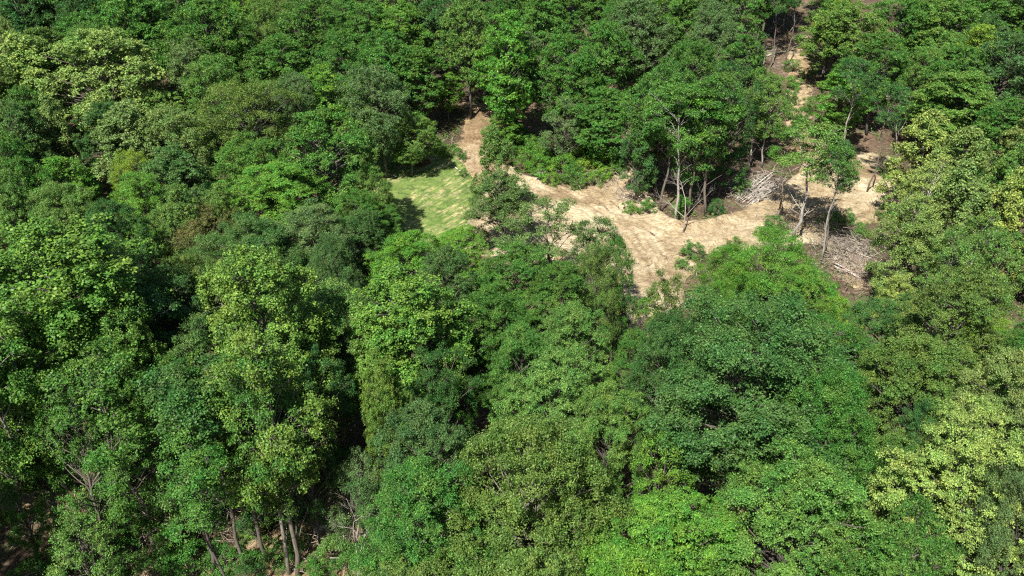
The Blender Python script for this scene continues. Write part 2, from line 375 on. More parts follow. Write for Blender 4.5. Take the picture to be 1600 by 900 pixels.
# ------------------------------------------------------------------ open ground, traced on the terrain
CLEARING = [(800, 262), (850, 284), (905, 294), (955, 268), (985, 262), (1003, 300), (1040, 342), (1100, 350), (1160, 332), (1200, 312), (1225, 285), (1270, 252), (1330, 232), (1400, 250),
            (1420, 300), (1390, 345), (1330, 350), (1350, 400), (1372, 455), (1330, 450), (1285, 375), (1235, 385), (1150, 395), (1095, 395), (1080, 425), (1070, 470), (1030, 500), (1012, 560), (978, 560),
            (975, 480), (930, 430), (880, 410), (800, 400), (700, 395), (725, 350), (755, 300)]
LAWNP = [(560, 265), (600, 240), (660, 235), (712, 240), (735, 262), (752, 300), (748, 345), (705, 378), (640, 395), (570, 380), (545, 330)]
PATHP = [(730, 160), (770, 160), (770, 200), (768, 225), (800, 285), (760, 310), (735, 275), (712, 250), (718, 205)]
TRAILP = [(1232, 56), (1264, 56), (1274, 110), (1270, 150), (1262, 190), (1275, 225), (1300, 250), (1270, 262), (1240, 230), (1230, 190), (1232, 110)]
FRONTP = [(200, 880), (330, 850), (440, 820), (520, 775), (580, 770), (590, 860), (600, 960), (200, 960)]
SIDEP = [(-80, 765), (50, 758), (130, 762), (115, 790), (50, 805), (-80, 815)]
GP = {n: ground_poly(p) for n, p in dict(clearing=CLEARING, lawn=LAWNP, path=PATHP, trail=TRAILP, front=FRONTP, side=SIDEP).items()}

def grid_mesh(name, xs, ys, zf, m, keep=None):
    X, Y = np.meshgrid(xs, ys); Z = zf(X, Y); nx, ny = len(xs), len(ys)
    i = np.arange(ny-1)[:, None]*nx + np.arange(nx-1)[None]
    q = np.stack([i, i+1, i+nx+1, i+nx], -1).reshape(-1, 4)
    v = np.column_stack([X.ravel(), Y.ravel(), Z.ravel()])
    if keep is not None:
        k = keep(X, Y).ravel(); q = q[k[q].any(axis=1)]
        used = np.unique(q); mp = np.full(len(v), -1); mp[used] = np.arange(len(used)); v = v[used]; q = mp[q]
    return mesh_np(name, v, q, m, smooth=True)
def axisv(lo, a, b, hi, st):
    o1 = -np.geomspace(1, a-lo+1, 26)[::-1]+1+a; o2 = np.geomspace(1, hi-b+1, 26)-1+b
    return np.unique(np.round(np.concatenate([o1, np.arange(a, b, st), o2]), 3))
def rough(x, y): return .16*fbm(x*.35, y*.35, 3)
g = link('ground', grid_mesh('ground', axisv(-3000, -170, 170, 3000, 1.0), axisv(-1500, 5, 300, 4500, 1.0), lambda X, Y: hgt(X, Y)+rough(X, Y), FLOOR)); g['kind'] = 'structure'
TRK = [np.array(ground_poly(q)) for q in ([(835, 285), (890, 308), (950, 350), (1000, 410), (1015, 480)], [(980, 270), (955, 310), (975, 360), (1005, 410)], [(900, 300), (960, 325), (1030, 365), (1110, 372), (1200, 338), (1290, 295), (1395, 285)],
       [(1010, 430), (1060, 392), (1150, 368), (1235, 322), (1330, 258)], [(870, 292), (930, 318), (1000, 360), (1040, 420)], [(930, 300), (985, 345), (1060, 380), (1140, 380)])]
BANK = np.array(ground_poly([(958, 268), (985, 270), (1003, 303), (1035, 345), (1060, 357), (1105, 353), (1165, 333), (1195, 322)]))
def line_dist(X, Y, P):
    d = np.full(X.shape, 1e9)
    for a, b in zip(P[:-1], P[1:]):
        ab = b-a; t = np.clip(((X-a[0])*ab[0]+(Y-a[1])*ab[1])/(ab@ab), 0, 1); d = np.minimum(d, np.hypot(X-a[0]-t*ab[0], Y-a[1]-t*ab[1]))
    return d
def tracks(X, Y):
    z = 0; wx = X+fbm(X*.25, Y*.25, 2)*1.6; wy = Y+fbm(X*.25+9, Y*.25, 2)*1.6
    for P in TRK:
        d = np.abs(line_dist(wx, wy, P)-1.0); z = z-.14*np.exp(-(d/.3)**2)+.07*np.exp(-((d-.55)/.25)**2)
    return z+.75*np.exp(-(line_dist(X, Y, BANK)/.8)**2)*(1+1.2*fbm(X*.8, Y*.8, 3))
def sheet(name, key, m, step=.45, edge=1.3, ruts=0.05, lift=.2):
    P = GP[key]; a = np.array(P); lo = a.min(0)-3; hi = a.max(0)+3
    def sdn(X, Y): return poly_dist(X, Y, P)+fbm(X*.45, Y*.45, 4)*3.2
    def zf(X, Y):
        s = np.clip(sdn(X, Y)/edge, -1, 1); s = s*.5+.5; s = s*s*(3-2*s)
        return hgt(X, Y)+rough(X, Y)*.3-.24+(lift+.22)*s+ruts*fbm(X*1.3, Y*1.3, 3)+(tracks(X, Y) if key == 'clearing' else 0)
    o = link(name, grid_mesh(name, np.arange(lo[0], hi[0], step), np.arange(lo[1], hi[1], step), zf, m, lambda X, Y: sdn(X, Y) > -edge*1.05))
    o['kind'] = 'structure'; return o
sheet('dirt_clearing', 'clearing', DIRT, step=.25, ruts=.2, lift=.3)
sheet('lawn', 'lawn', LAWN, lift=.22)
sheet('dirt_path', 'path', TRAIL, ruts=.2, lift=.3)
sheet('dirt_trail', 'trail', TRAIL, ruts=.15, lift=.24)
sheet('bare_ground', 'front', TRAIL, step=.3, ruts=.25, lift=.2)
sheet('bare_ground', 'side', TRAIL, step=.3, ruts=.2, lift=.2)

# ------------------------------------------------------------------ trees one can tell apart: centre of crown in the photo, width there, height, kind, colour
KEY = [
 # upper left
 (30, 35, 95, 20, 'oak', 'dark'), (85, 20, 80, 20, 'layer', 'mid'), (130, 35, 80, 20, 'oak', 'dark'), (215, 48, 118, 21, 'oak', 'mid'), (325, 65, 118, 21, 'oak', 'mid'),
 (290, 12, 70, 20, 'layer', 'mid'), (385, 30, 75, 18, 'layer', 'bright'), (420, 55, 70, 17, 'fine', 'light'), (478, 62, 95, 20, 'oak', 'mid'), (12, 88, 60, 18, 'fine', 'paleo'),
 (55, 120, 115, 19, 'poplar', 'pale'), (155, 125, 180, 21, 'oak', 'pale'), (228, 140, 90, 19, 'speckle', 'pale'), (85, 225, 80, 16, 'speckle', 'paleo'), (185, 225, 110, 17, 'poplar', 'paleo'), (265, 232, 120, 16, 'fine', 'paleo'),
 (338, 150, 100, 17, 'fine', 'light'), (385, 200, 150, 18, 'feather', 'olive'), (440, 120, 110, 18, 'layer', 'mid'), (465, 178, 75, 17, 'fine', 'grey'), (515, 165, 80, 18, 'layer', 'bright'),
 (532, 115, 80, 19, 'oak', 'mid'), (520, 250, 130, 19, 'oak', 'mid'), (430, 315, 135, 15, 'layer', 'vivid'), (25, 230, 95, 17, 'oak', 'blue'), (112, 300, 95, 15, 'layer', 'bright'), (208, 295, 70, 13, 'feather', 'yel'), (275, 295, 120, 15, 'oak', 'blue'),
 # upper middle
 (575, 55, 80, 19, 'layer', 'mid'), (625, 60, 90, 19, 'layer', 'bright'), (690, 30, 80, 19, 'oak', 'dark'), (732, 65, 85, 21, 'oak', 'light'), (790, 95, 88, 24, 'layer', 'vivid'), (850, 45, 85, 19, 'layer', 'mid'), (600, 110, 90, 18, 'oak', 'mid'),
 (595, 165, 105, 18, 'fine', 'grey'), (648, 122, 80, 16, 'layer', 'mid'), (640, 215, 80, 10, 'fine', 'light'), (585, 305, 70, 12, 'oak', 'light'), (565, 345, 80, 12, 'layer', 'mid'), (604, 352, 60, 8, 'oak', 'mid'), (700, 140, 48, 9, 'layer', 'bright'), (570, 205, 60, 13, 'oak', 'light'), (795, 195, 48, 8, 'layer', 'bright'),
 (890, 120, 90, 19, 'oak', 'mid'), (945, 95, 90, 19, 'oak', 'mid'), (880, 200, 75, 12, 'airy', 'grey'), (945, 185, 90, 14, 'layer', 'mid'), (1000, 60, 95, 20, 'oak', 'grey'), (1062, 35, 95, 19, 'oak', 'mid'), (1032, 175, 95, 21, 'oak', 'mid'), (1090, 200, 80, 20, 'layer', 'mid'), (1085, 125, 100, 19, 'fine', 'mid'), (1000, 245, 70, 12, 'shade', 'dark'), (1130, 240, 60, 12, 'shade', 'dark'),
 (1120, 65, 90, 19, 'fine', 'grey'), (1140, 170, 80, 19, 'shade', 'dark'), (1165, 110, 70, 18, 'layer', 'mid'),
 # upper right
 (1318, 55, 110, 17, 'oak', 'light'), (1302, 30, 60, 17, 'layer', 'yel'), (1375, 110, 90, 17, 'oak', 'mid'), (1400, 45, 90, 18, 'oak', 'mid'), (1460, 50, 95, 18, 'layer', 'light'), (1510, 30, 85, 18, 'oak', 'mid'), (1565, 30, 95, 19, 'layer', 'mid'),
 (1575, 125, 110, 20, 'oak', 'blue'), (1528, 95, 70, 18, 'layer', 'yel'), (1440, 130, 85, 16, 'fine', 'light'), (1492, 165, 130, 17, 'layer', 'light'), (1430, 250, 105, 16, 'speckle', 'pale'), (1505, 275, 115, 17, 'speckle', 'paleo'), (1570, 215, 90, 17, 'layer', 'mid'), (1200, 155, 70, 12, 'fine', 'light'), (1314, 150, 75, 13, 'layer', 'bright'),
 # left, middle
 (85, 490, 310, 26, 'poplar', 'pop'), (18, 335, 70, 17, 'poplar', 'light'), (105, 362, 115, 17, 'fine', 'light'), (55, 312, 70, 16, 'oak', 'mid'), (228, 335, 95, 16, 'layer', 'bright'), (285, 355, 85, 16, 'poplar', 'light'), (330, 385, 130, 13, 'feather', 'duol'),
 (175, 395, 110, 17, 'oak', 'dark'), (205, 455, 100, 15, 'shade', 'dark'), (400, 425, 170, 16, 'fine', 'blue'), (500, 385, 130, 15, 'oak', 'grey'), (265, 520, 150, 18, 'oak', 'blue'), (428, 525, 215, 25, 'poplar', 'pop'), (530, 455, 90, 17, 'fine', 'blue'),
 (350, 340, 75, 15, 'poplar', 'light'), (330, 600, 120, 18, 'shade', 'blue'),
 # centre
 (560, 385, 95, 12, 'oak', 'blue'), (640, 428, 130, 13, 'oak', 'bright'), (722, 398, 90, 10, 'layer', 'vivid'), (622, 522, 195, 21, 'poplar', 'pop'), (700, 470, 115, 16, 'oak', 'blue'), (800, 455, 125, 16, 'layer', 'mid'), (775, 520, 120, 16, 'oak', 'mid'), (868, 490, 110, 16, 'layer', 'mid'), (900, 560, 130, 15, 'oak', 'light'),
 (778, 262, 74, 14, 'speckle', 'olive'), (790, 325, 118, 11, 'speckle', 'grey'), (862, 378, 125, 13, 'airy', 'grey'), (920, 412, 110, 14, 'airy', 'grey'), (930, 470, 95, 16, 'feather', 'olive'), (962, 455, 60, 16, 'airy', 'mid'), (720, 560, 100, 16, 'shade', 'mid'), (820, 600, 120, 16, 'oak', 'mid'), (1035, 510, 85, 15, 'airy', 'olive'), (985, 590, 90, 14, 'oak', 'mid'),
 # right, middle
 (1195, 432, 180, 13, 'feather', 'bright'), (1135, 445, 100, 12, 'feather', 'bright'), (1245, 490, 95, 14, 'oak', 'bright'), (1120, 510, 95, 13, 'feather', 'bright'), (1395, 535, 135, 13, 'oak', 'blue'), (1422, 392, 110, 15, 'speckle', 'paleo'), (1436, 318, 80, 13, 'speckle', 'paleo'), (1500, 345, 120, 17, 'speckle', 'paleo'), (1575, 355, 110, 17, 'speckle', 'pale'), (1400, 470, 70, 8, 'speckle', 'pale'), (1560, 440, 110, 15, 'airy', 'light'), (1490, 440, 100, 15, 'airy', 'light'), (1530, 545, 110, 11, 'feather', 'yel'), (1590, 570, 100, 13, 'oak', 'mid'), (1310, 555, 80, 9, 'layer', 'yel'),
 # foreground
 (1150, 620, 320, 21, 'fine', 'blue'), (1040, 600, 130, 18, 'fine', 'blue'), (1285, 700, 170, 18, 'fine', 'mid'), (1425, 640, 190, 17, 'oak', 'olive'), (1565, 660, 170, 19, 'oak', 'paleo'), (1500, 785, 205, 20, 'layer', 'pale'), (20, 765, 90, 14, 'shade', 'mid'), (1420, 720, 80, 15, 'shade', 'dark'), (1585, 860, 150, 19, 'fine', 'grey'), (1235, 845, 240, 18, 'oak', 'light'), (1035, 880, 200, 15, 'layer', 'vivid'), (945, 895, 120, 13, 'layer', 'vivid'), (1110, 870, 90, 14, 'layer', 'bright'), (1040, 775, 105, 14, 'airy', 'bright'), (950, 700, 120, 16, 'oak', 'light'),
 (868, 655, 150, 17, 'layer', 'light'), (845, 800, 250, 20, 'fine', 'olive'), (680, 850, 200, 18, 'oak', 'mid'), (660, 755, 165, 18, 'oak', 'blue'), (1390, 800, 120, 16, 'shade', 'mid'), (1410, 880, 110, 15, 'airy', 'mid'), (595, 655, 80, 20, 'poplar', 'pop'), (690, 640, 110, 17, 'shade', 'dark'), (500, 640, 110, 17, 'shade', 'dark'), (250, 690, 200, 18, 'shade', 'mid'), (380, 690, 150, 17, 'shade', 'dark'),
 (120, 730, 140, 17, 'airy', 'mid'), (150, 880, 130, 11, 'airy', 'light'), (320, 770, 110, 16, 'pole', 'mid'), (20, 640, 150, 20, 'poplar', 'pop'), (190, 560, 120, 21, 'poplar', 'pop'), (560, 780, 90, 12, 'airy', 'grey'), (480, 730, 90, 15, 'airy', 'dark'),
]
for (u, v, w, H, st, co) in KEY:
    pr = STY[st]; hcf = pr['cb']+(1-pr['cb'])*.5
    p, t = on_ray(u, v, H*hcf); zc = proj(p)[2]
    R = w/2*zc/F*1.0
    plant(p[0], p[1], H, R, st, co, bark=rnd.choice([(.1, .085, .07), (.13, .115, .095), (.075, .065, .055)]))

# trees known by the foot of the trunk on open ground
FOOT = [(1055, 352, 21, 3.9, 'pole', 'mid', (.26, .24, .21), 'pale-barked tree rooted at the clearing edge below the tall trees'),
        (1030, 335, 20, 3.8, 'pole', 'mid', (.1, .085, .07), 'slim dark tree just behind the pale-barked trunk at the clearing edge'),
        (1075, 338, 19, 3.6, 'pole', 'bright', (.12, .1, .08), 'slim tree right of the pale-barked trunk at the clearing edge'),
        (1103, 338, 21, 4, 'pole', 'mid', (.15, .12, .1), 'straight tree midway between the clearing-edge trunk and the log fan'),
        (995, 300, 18, 4, 'high', 'mid', (.26, .24, .21), 'tree on the dirt corner right of the lime thicket'),
        (1241, 378, 17, 4.6, 'pole', 'light', (.3, .28, .25), 'forked open tree standing alone in the dirt by its round shadow'),
        (1212, 345, 14, 2.6, 'pole', 'mid', (.18, .14, .11), 'small dark-stemmed tree right beside the log fan'),
        (1283, 408, 17, 2.4, 'pole', 'mid', (.26, .24, .21), 'slender tree at the upper end of the scattered log pile'),
        (1288, 398, 17, 2.4, 'pole', 'dark', (.13, .11, .09), 'dark twin stem touching the slender tree by the scattered logs'),
        (1315, 268, 19, 3.1, 'pole', 'dark', (.29, .25, .21), 'tree with a thick pale tan trunk on the far bank'),
        (1354, 302, 17, 2.5, 'pole', 'dark', (.12, .1, .08), 'dark leaning tree on the right of the far dirt bank'),
        (1170, 262, 15, 2.8, 'high', 'light', (.3, .27, .24), 'thin pale tree left of two behind the log fan'),
        (1190, 262, 14, 2.6, 'high', 'light', (.3, .27, .24), 'thin pale tree right of two behind the log fan'),
        (889, 242, 17, 3.4, 'high', 'mid', (.2, .16, .12), 'tree whose straight brown trunk rises behind the lime thicket'),
        (1205, 105, 18, 2.9, 'pole', 'dark', (.1, .085, .07), 'dark trunked tree left of two beside the upper trail'),
        (1226, 107, 20, 2.9, 'pole', 'dark', (.1, .085, .07), 'dark trunked tree right of two beside the upper trail'),
        (1267, 120, 16, 2.4, 'pole', 'light', (.16, .14, .11), 'slim tree nearest the right edge of the upper trail'),
        (1284, 122, 17, 2.6, 'pole', 'mid', (.26, .23, .2), 'pale slim tree second right of the upper trail'),
        (465, 905, 24, 3.6, 'high', 'pop', (.13, .11, .09), 'tall straight tree on bare soil near the bottom left'),
        (420, 880, 20, 3.2, 'high', 'mid', (.1, .085, .07), 'dark straight tree left of the tall bottom trunk'),
        (452, 900, 22, 3, 'high', 'mid', (.2, .18, .15), 'grey stem crowding the tall bottom trunk'),
        (95, 850, 24, 4.2, 'high', 'pop', (.16, .14, .12), 'stout grey tree under the huge yellow-green crown at left'),
        (255, 885, 21, 3.2, 'pole', 'mid', (.12, .1, .085), 'dark slender tree at the bottom left, right of the leafy low trees'),
        (335, 900, 20, 3.4, 'pole', 'dark', (.1, .085, .07), 'dark slender tree at the bottom between the leafy trees and the soil'),
        (385, 895, 19, 3, 'pole', 'mid', (.11, .09, .075), 'dark slender tree nearest left of the pair on the bottom soil'),
        (60, 890, 22, 3.2, 'pole', 'mid', (.2, .17, .15), 'grey slender tree in the bottom left corner'),
        (205, 760, 20, 3.4, 'pole', 'mid', (.17, .15, .12), 'grey stem in the open wood right of the left bare patch'),
        (270, 740, 19, 3.2, 'pole', 'dark', (.2, .18, .15), 'thin grey stem behind the low trees at lower left'),
        (1480, 520, 15, 3.4, 'high', 'light', (.4, .37, .33), 'whitish trunked tree at right beyond the deep green dome'),
        (1410, 440, 17, 3.2, 'high', 'pale', (.45, .42, .38), 'white barked tree among the pale crowns right of the logs')]
for (u, v, H, R, st, co, bk, lab) in FOOT:
    p, _ = on_ray(u, min(v, 1100)); plant(p[0], p[1], H, R, st, co, label=lab, bark=bk, tilt=(rnd.uniform(-.04, .04), rnd.uniform(-.04, .04)))

# ------------------------------------------------------------------ the rest of the wood
OPEN = [[(810, 268), (850, 290), (910, 300), (960, 275), (990, 300), (1040, 350), (1110, 358), (1200, 330), (1240, 300), (1290, 262), (1390, 262), (1400, 300), (1360, 330), (1290, 350), (1230, 370), (1150, 385), (1090, 385), (1075, 430), (1050, 460), (1010, 470), (970, 420), (930, 370), (870, 340), (830, 330)],
        [(600, 262), (715, 250), (730, 290), (722, 345), (690, 362), (640, 362), (590, 330)], [(722, 182), (764, 182), (758, 225), (752, 265), (718, 250)], [(1205, 65), (1265, 65), (1268, 178), (1190, 178), (1190, 80)],
        [(1290, 370), (1330, 370), (1370, 460), (1320, 470)], [(760, 300), (850, 300), (985, 385), (975, 490), (900, 430), (780, 400)], [(1110, 400), (1280, 390), (1290, 470), (1120, 470)], [(240, 870), (420, 850), (560, 790), (570, 900), (250, 900)], [(1180, 275), (1215, 275), (1200, 320), (1150, 330)], [(830, 240), (960, 230), (960, 280), (850, 285)], [(0, 775), (100, 760), (100, 800), (0, 820)]]
def covers_open(x, y, H, R, hcf):
    z = float(hgt(x, y)); u, v, d = proj((x, y, z+H*hcf)); ru = R*F/d; rv = max(R*.6, H*.33)*F/d
    us = [u]; vs = [v]
    for k in range(10):
        a = k/10*6.283
        for q in (.6, .95): us.append(u+q*ru*math.cos(a)); vs.append(v+q*rv*math.sin(a))
    return any(in_poly(us, vs, P).any() for P in OPEN)
SUNV = np.array([-SHADOW[0]*ce, -SHADOW[1]*ce, math.sin(R_(SUN_EL))])
LIT = [np.array(on_ray(u, v)[0]) for u, v in ((740, 195), (745, 210), (738, 255), (745, 275), (1250, 75), (1250, 100), (1252, 130), (1250, 160), (1240, 90), (690, 300), (690, 330), (720, 280), (660, 340), (1380, 275), (1350, 320), (1270, 290), (900, 262), (940, 265), (870, 260), (1150, 360), (520, 860))]
def blockers(x, y, H, R, hcf, cb):
    c = np.array([x, y, float(hgt(x, y))+H*hcf]); S = np.array([1, 1, R/(H*(1-cb)/2)])
    out = []
    for k, p in enumerate(LIT):
        for w, dv in (('sun', SUNV), ('eye', unit(CAM-p))):
            q = (p-c)*S; d = unit(dv*S); t = -(q@d)
            if t > 0 and np.linalg.norm(q+t*d) < R*.95: out.append((k, w))
    return out
if DEBUG:
    for t in TREES:
        b = blockers(t['x'], t['y'], t['H'], t['R'], STY[t['style']]['cb']+(1-STY[t['style']]['cb'])*.5, STY[t['style']]['cb'])
        if b: print('BLOCK', round(t['u']), round(t['v']), t['style'], t['H'], b)
KEYT = [t for t in TREES if t['w'] > 60]
fill_rs = random.Random(77); nf = 0
cand = []
for _ in range(26000):
    y = 22+(205-22)*fill_rs.random()**.8; x = fill_rs.uniform(-1, 1)*(y*.66+16); cand.append((x, y))
MAXFILL = 112
pos = [(t['x'], t['y'], t['R']) for t in TREES]
for (x, y) in cand:
    if nf >= MAXFILL: break
    H = fill_rs.uniform(13.5, 21); R = fill_rs.uniform(3.3, 5.2)
    P = np.array(pos)
    if (np.hypot(P[:, 0]-x, P[:, 1]-y) < (P[:, 2]+R)*.64).any(): continue
    if any(poly_dist([x], [y], GP[k])[0] > -1 for k in GP): continue
    st = fill_rs.choice(['oak', 'oak', 'layer', 'fine', 'layer', 'oak', 'shade']); hcf = STY[st]['cb']+(1-STY[st]['cb'])*.5
    u, v, d = proj((x, y, float(hgt(x, y))+H*hcf))
    if u < -R*F/d or u > 1600+R*F/d or v > 930+H*.4*F/d or v < -60: continue
    if covers_open(x, y, H, R, hcf) or blockers(x, y, H, R, hcf, STY[st]['cb']): continue
    if any(t['d'] > d and abs(t['u']-u) < t['w']*.42 and abs(t['v']-v) < t['w']*.42 for t in KEYT): continue
    if u < 560 and v > 560 and fill_rs.random() < .7: continue
    co = fill_rs.choice(['mid', 'mid', 'dark', 'mid', 'bright', 'light', 'olive', 'blue', 'grey'])
    if u > 1380 and 200 < v < 500: co = fill_rs.choice(['light', 'paleo', 'mid'])
    plant(x, y, H, R, st, co); pos.append((x, y, R)); nf += 1
print('fill trees', nf, 'all', len(TREES))

ORDN = ['first', 'second', 'third', 'fourth', 'fifth', 'sixth', 'seventh', 'eighth', 'ninth', 'tenth', 'eleventh', 'twelfth', 'thirteenth', 'fourteenth', 'fifteenth', 'sixteenth', 'seventeenth', 'eighteenth', 'nineteenth']
ORDN = ORDN + [a+('' if not b else '-'+b) for a in ('twentieth', 'twenty', 'thirty', 'forty', 'fifty', 'sixty', 'seventy') for b in (('',) if a == 'twentieth' else ORDN[:9])]
pos = [(t['x'], t['y'], t['R']) for t in TREES]; cnt = {'left': 0, 'right': 0, 'far': 0}
for _ in range(9000):
    sd_ = fill_rs.choice(['left', 'right', 'far']); y = fill_rs.uniform(25, 225); x = fill_rs.uniform(-1, 1)*(y*.62+42)
    H = fill_rs.uniform(14, 21); R = fill_rs.uniform(4, 5.6); u, v, d = proj((x, y, float(hgt(x, y))+H*.6)); _, vb, _ = proj((x, y, float(hgt(x, y))))
    if -R*F/d < u < 1600+R*F/d and vb > -15: continue
    k = 'left' if u < 0 else 'right' if u > 1600 else 'far'
    P = np.array(pos)
    if cnt[k] >= 55 or (np.hypot(P[:, 0]-x, P[:, 1]-y) < (P[:, 2]+R)*.72).any(): continue
    lab = {'left': 'green tree past the left edge of the view, {} of them', 'right': 'green tree past the right edge of the view, {} of them', 'far': 'green tree past the top edge of the view, {} of them'}[k].format(ORDN[cnt[k]])
    plant(x, y, H, R, fill_rs.choice(['oak', 'layer', 'fine']), fill_rs.choice(['mid', 'dark', 'bright', 'olive', 'grey']), label=lab); cnt[k] += 1; pos.append((x, y, R))

# shrubs
SHR = [(300, 885, 70, 'mid'), (240, 893, 70, 'light'), (350, 868, 60, 'mid'), (430, 858, 50, 'light'), (490, 888, 50, 'mid'), (380, 893, 50, 'dark'), (275, 858, 60, 'mid'), (460, 838, 46, 'light'), (180, 870, 60, 'mid'), (1238, 100, 24, 'light'), (1262, 112, 22, 'light'), (1240, 128, 26, 'bright'), (1250, 182, 34, 'mid'), (1232, 150, 28, 'mid'), (1266, 160, 26, 'light'), (720, 236, 22, 'mid'), (764, 205, 26, 'bright'), (768, 240, 28, 'mid'), (722, 262, 16, 'light'), (1385, 262, 24, 'mid'), (1290, 440, 40, 'light'), (1300, 465, 44, 'bright'), (1375, 420, 34, 'light'), (1385, 450, 36, 'light'), (1320, 480, 40, 'yel'), (1350, 490, 44, 'bright'), (1010, 318, 30, 'mid'), (1120, 318, 28, 'dark'), (836, 240, 40, 'bright'), (880, 262, 44, 'bright'), (900, 280, 30, 'light'), (925, 245, 40, 'bright'), (948, 258, 40, 'bright'), (965, 258, 30, 'light'), (872, 235, 40, 'mid'), (915, 235, 36, 'light'), (858, 245, 36, 'yel'), (810, 215, 36, 'mid'), (845, 262, 42, 'bright'), (868, 250, 40, 'light'), (825, 250, 34, 'bright'), (893, 268, 36, 'mid'), (862, 275, 26, 'yel'), (915, 262, 34, 'yel'), (940, 255, 38, 'yel'), (930, 275, 30, 'bright'), (958, 248, 34, 'bright'), (905, 245, 34, 'yel'),
       (950, 268, 26, 'yel'), (820, 225, 34, 'bright'), (845, 230, 34, 'light'), (1080, 388, 34, 'mid'), (1068, 405, 24, 'light'), (1065, 320, 34, 'vivid'), (1150, 372, 22, 'light'), (1210, 350, 34, 'mid'), (1195, 358, 26, 'light'), (985, 318, 24, 'bright'), (1003, 285, 34, 'mid'),
       (1160, 290, 30, 'light'), (1300, 345, 36, 'light'), (1322, 335, 30, 'mid'), (1345, 355, 30, 'light'), (1300, 500, 50, 'yel'), (1330, 520, 46, 'yel'), (1285, 530, 46, 'bright'), (1340, 560, 44, 'yel'), (1365, 480, 30, 'light'), (1500, 590, 50, 'yel'), (1550, 600, 44, 'yel'),
       (1325, 590, 50, 'bright'), (600, 360, 40, 'yel'), (625, 368, 30, 'bright'), (575, 350, 36, 'blue'), (660, 245, 22, 'rust'), (640, 238, 36, 'light'), (690, 232, 28, 'bright'), (1250, 190, 30, 'mid'), (1180, 85, 30, 'light'), (1260, 75, 20, 'yel'), (1240, 125, 14, 'light'),
       (783, 215, 34, 'bright'), (790, 235, 40, 'mid'), (1390, 330, 36, 'light'), (1005, 470, 34, 'bright'), (1020, 540, 44, 'light'), (520, 850, 60, 'light'), (560, 870, 60, 'mid'), (370, 870, 55, 'mid'), (60, 880, 60, 'mid'), (400, 820, 50, 'light'), (210, 800, 60, 'light'), (1480, 640, 60, 'yel')]
for (u, v, w, co) in SHR:
    p, t = on_ray(u, v, 1.6); R = w/2*proj(p)[2]/F*1.1; plant(p[0], p[1], R*1.5, R, 'shrub', co)

# ------------------------------------------------------------------ bare trees
BARE = [(545, 75, 10, 'upright bare grey tree among the green crowns near the top'), (695, 425, 7.5, 'bare grey sapling in the wood below the lawn'), (22, 305, 10, 'bare branching grey tree at the left edge'),
        (1405, 205, 9, 'bare white branched tree leaning out of the light green crown at right'), (548, 880, 8.5, 'broken bare pale tree at the bottom beside the soil'), (1515, 880, 9, 'bare crooked white limb in the pale crown at bottom right'),
        (800, 690, 9, 'bare twiggy tree in the dark gap at lower centre'), (1195, 110, 10, 'bare pale stem left of the two dark trunks at the trail'), (1480, 880, 7, 'bare pale twigs rising at the bottom edge at right'), (1068, 355, 8.5, 'thin dead tree leaning beside the pale-barked clearing trunk')]
bm_ = [bare_model(i+3, 10, 2) for i in range(4)]
for i, (u, v, H, lab) in enumerate(BARE):
    p, _ = on_ray(u, v, 4.0 if v < 250 or v > 600 else 1.0); o = link('bare_tree', bm_[i % 4], None, (.3, .27, .23))
    o.location = (p[0], p[1], float(hgt(p[0], p[1]))-.1); s = H/8.0; o.scale = (s, s, s*1.15); o.rotation_euler = (rnd.uniform(-.12, .12), rnd.uniform(-.12, .12), rnd.uniform(0, 6.28))
    tag(o, lab, 'tree')

# ------------------------------------------------------------------ logs
def log_obj(A, B, r, lift=.15, color=(.42, .37, .31), label='', group=None, name='log', lb=None):
    a, _ = on_ray(*A); b, _ = on_ray(*B)
    a[2] = float(hgt(a[0], a[1]))+lift; b[2] = float(hgt(b[0], b[1]))+(lift if lb is None else lb)
    c = (a+b)/2; s = np.linspace(0, 1, 7)[:, None]; L = np.linalg.norm(b-a)
    pts = (a-c)*(1-s)+(b-c)*s; pts[1:-1] += np.array([[rnd.gauss(0, .012*L) for _ in range(3)] for _ in range(5)])
    T = Tubes(); T.add(pts, r*(1-.45*s[:, 0]), 7)
    for k in range(rnd.randrange(0, 3)):       # stubs of branches
        q = pts[rnd.randrange(2, 6)]; d = unit(np.array([rnd.gauss(0, 1), rnd.gauss(0, 1), abs(rnd.gauss(0, 1))]))
        T.add(np.array([q, q+d*.3, q+d*rnd.uniform(.4, 1.0)]), np.array([.35*r, .28*r, .15*r]), 4)
    o = link(name, T.mesh(name), None, color); o.location = c
    tag(o, label, 'log', group); return o
for k in range(20):
    t = k/19; A = (1150+t*16+rnd.uniform(-6, 12), 305+t*22+rnd.uniform(-3, 3)); B = (1196+t*22+rnd.uniform(-10, 14), 277+t*16+rnd.uniform(-4, 4))
    log_obj(A, B, rnd.uniform(.06, .13), .15+.25*rnd.random(), rnd.choice([(.42, .37, .32), (.26, .22, .19), (.48, .44, .38)]), 'pale stripped log in the fanned pile under the trees beside the dirt', 'logs of the fanned pile', lb=.3+1.1*rnd.random())
for k in range(24):
    u0 = rnd.uniform(1295, 1330); v0 = rnd.uniform(365, 405); an = rnd.uniform(.1, 1.4); L = rnd.uniform(22, 52)
    log_obj((u0, v0), (u0+L*math.cos(an), v0+L*math.sin(an)*.9), rnd.uniform(.05, .12), .15+.6*rnd.random(), rnd.choice([(.3, .26, .22), (.2, .17, .14), (.38, .34, .3)]), 'grey-brown log strewn in the scattered pile down the right bank', 'logs of the scattered pile')
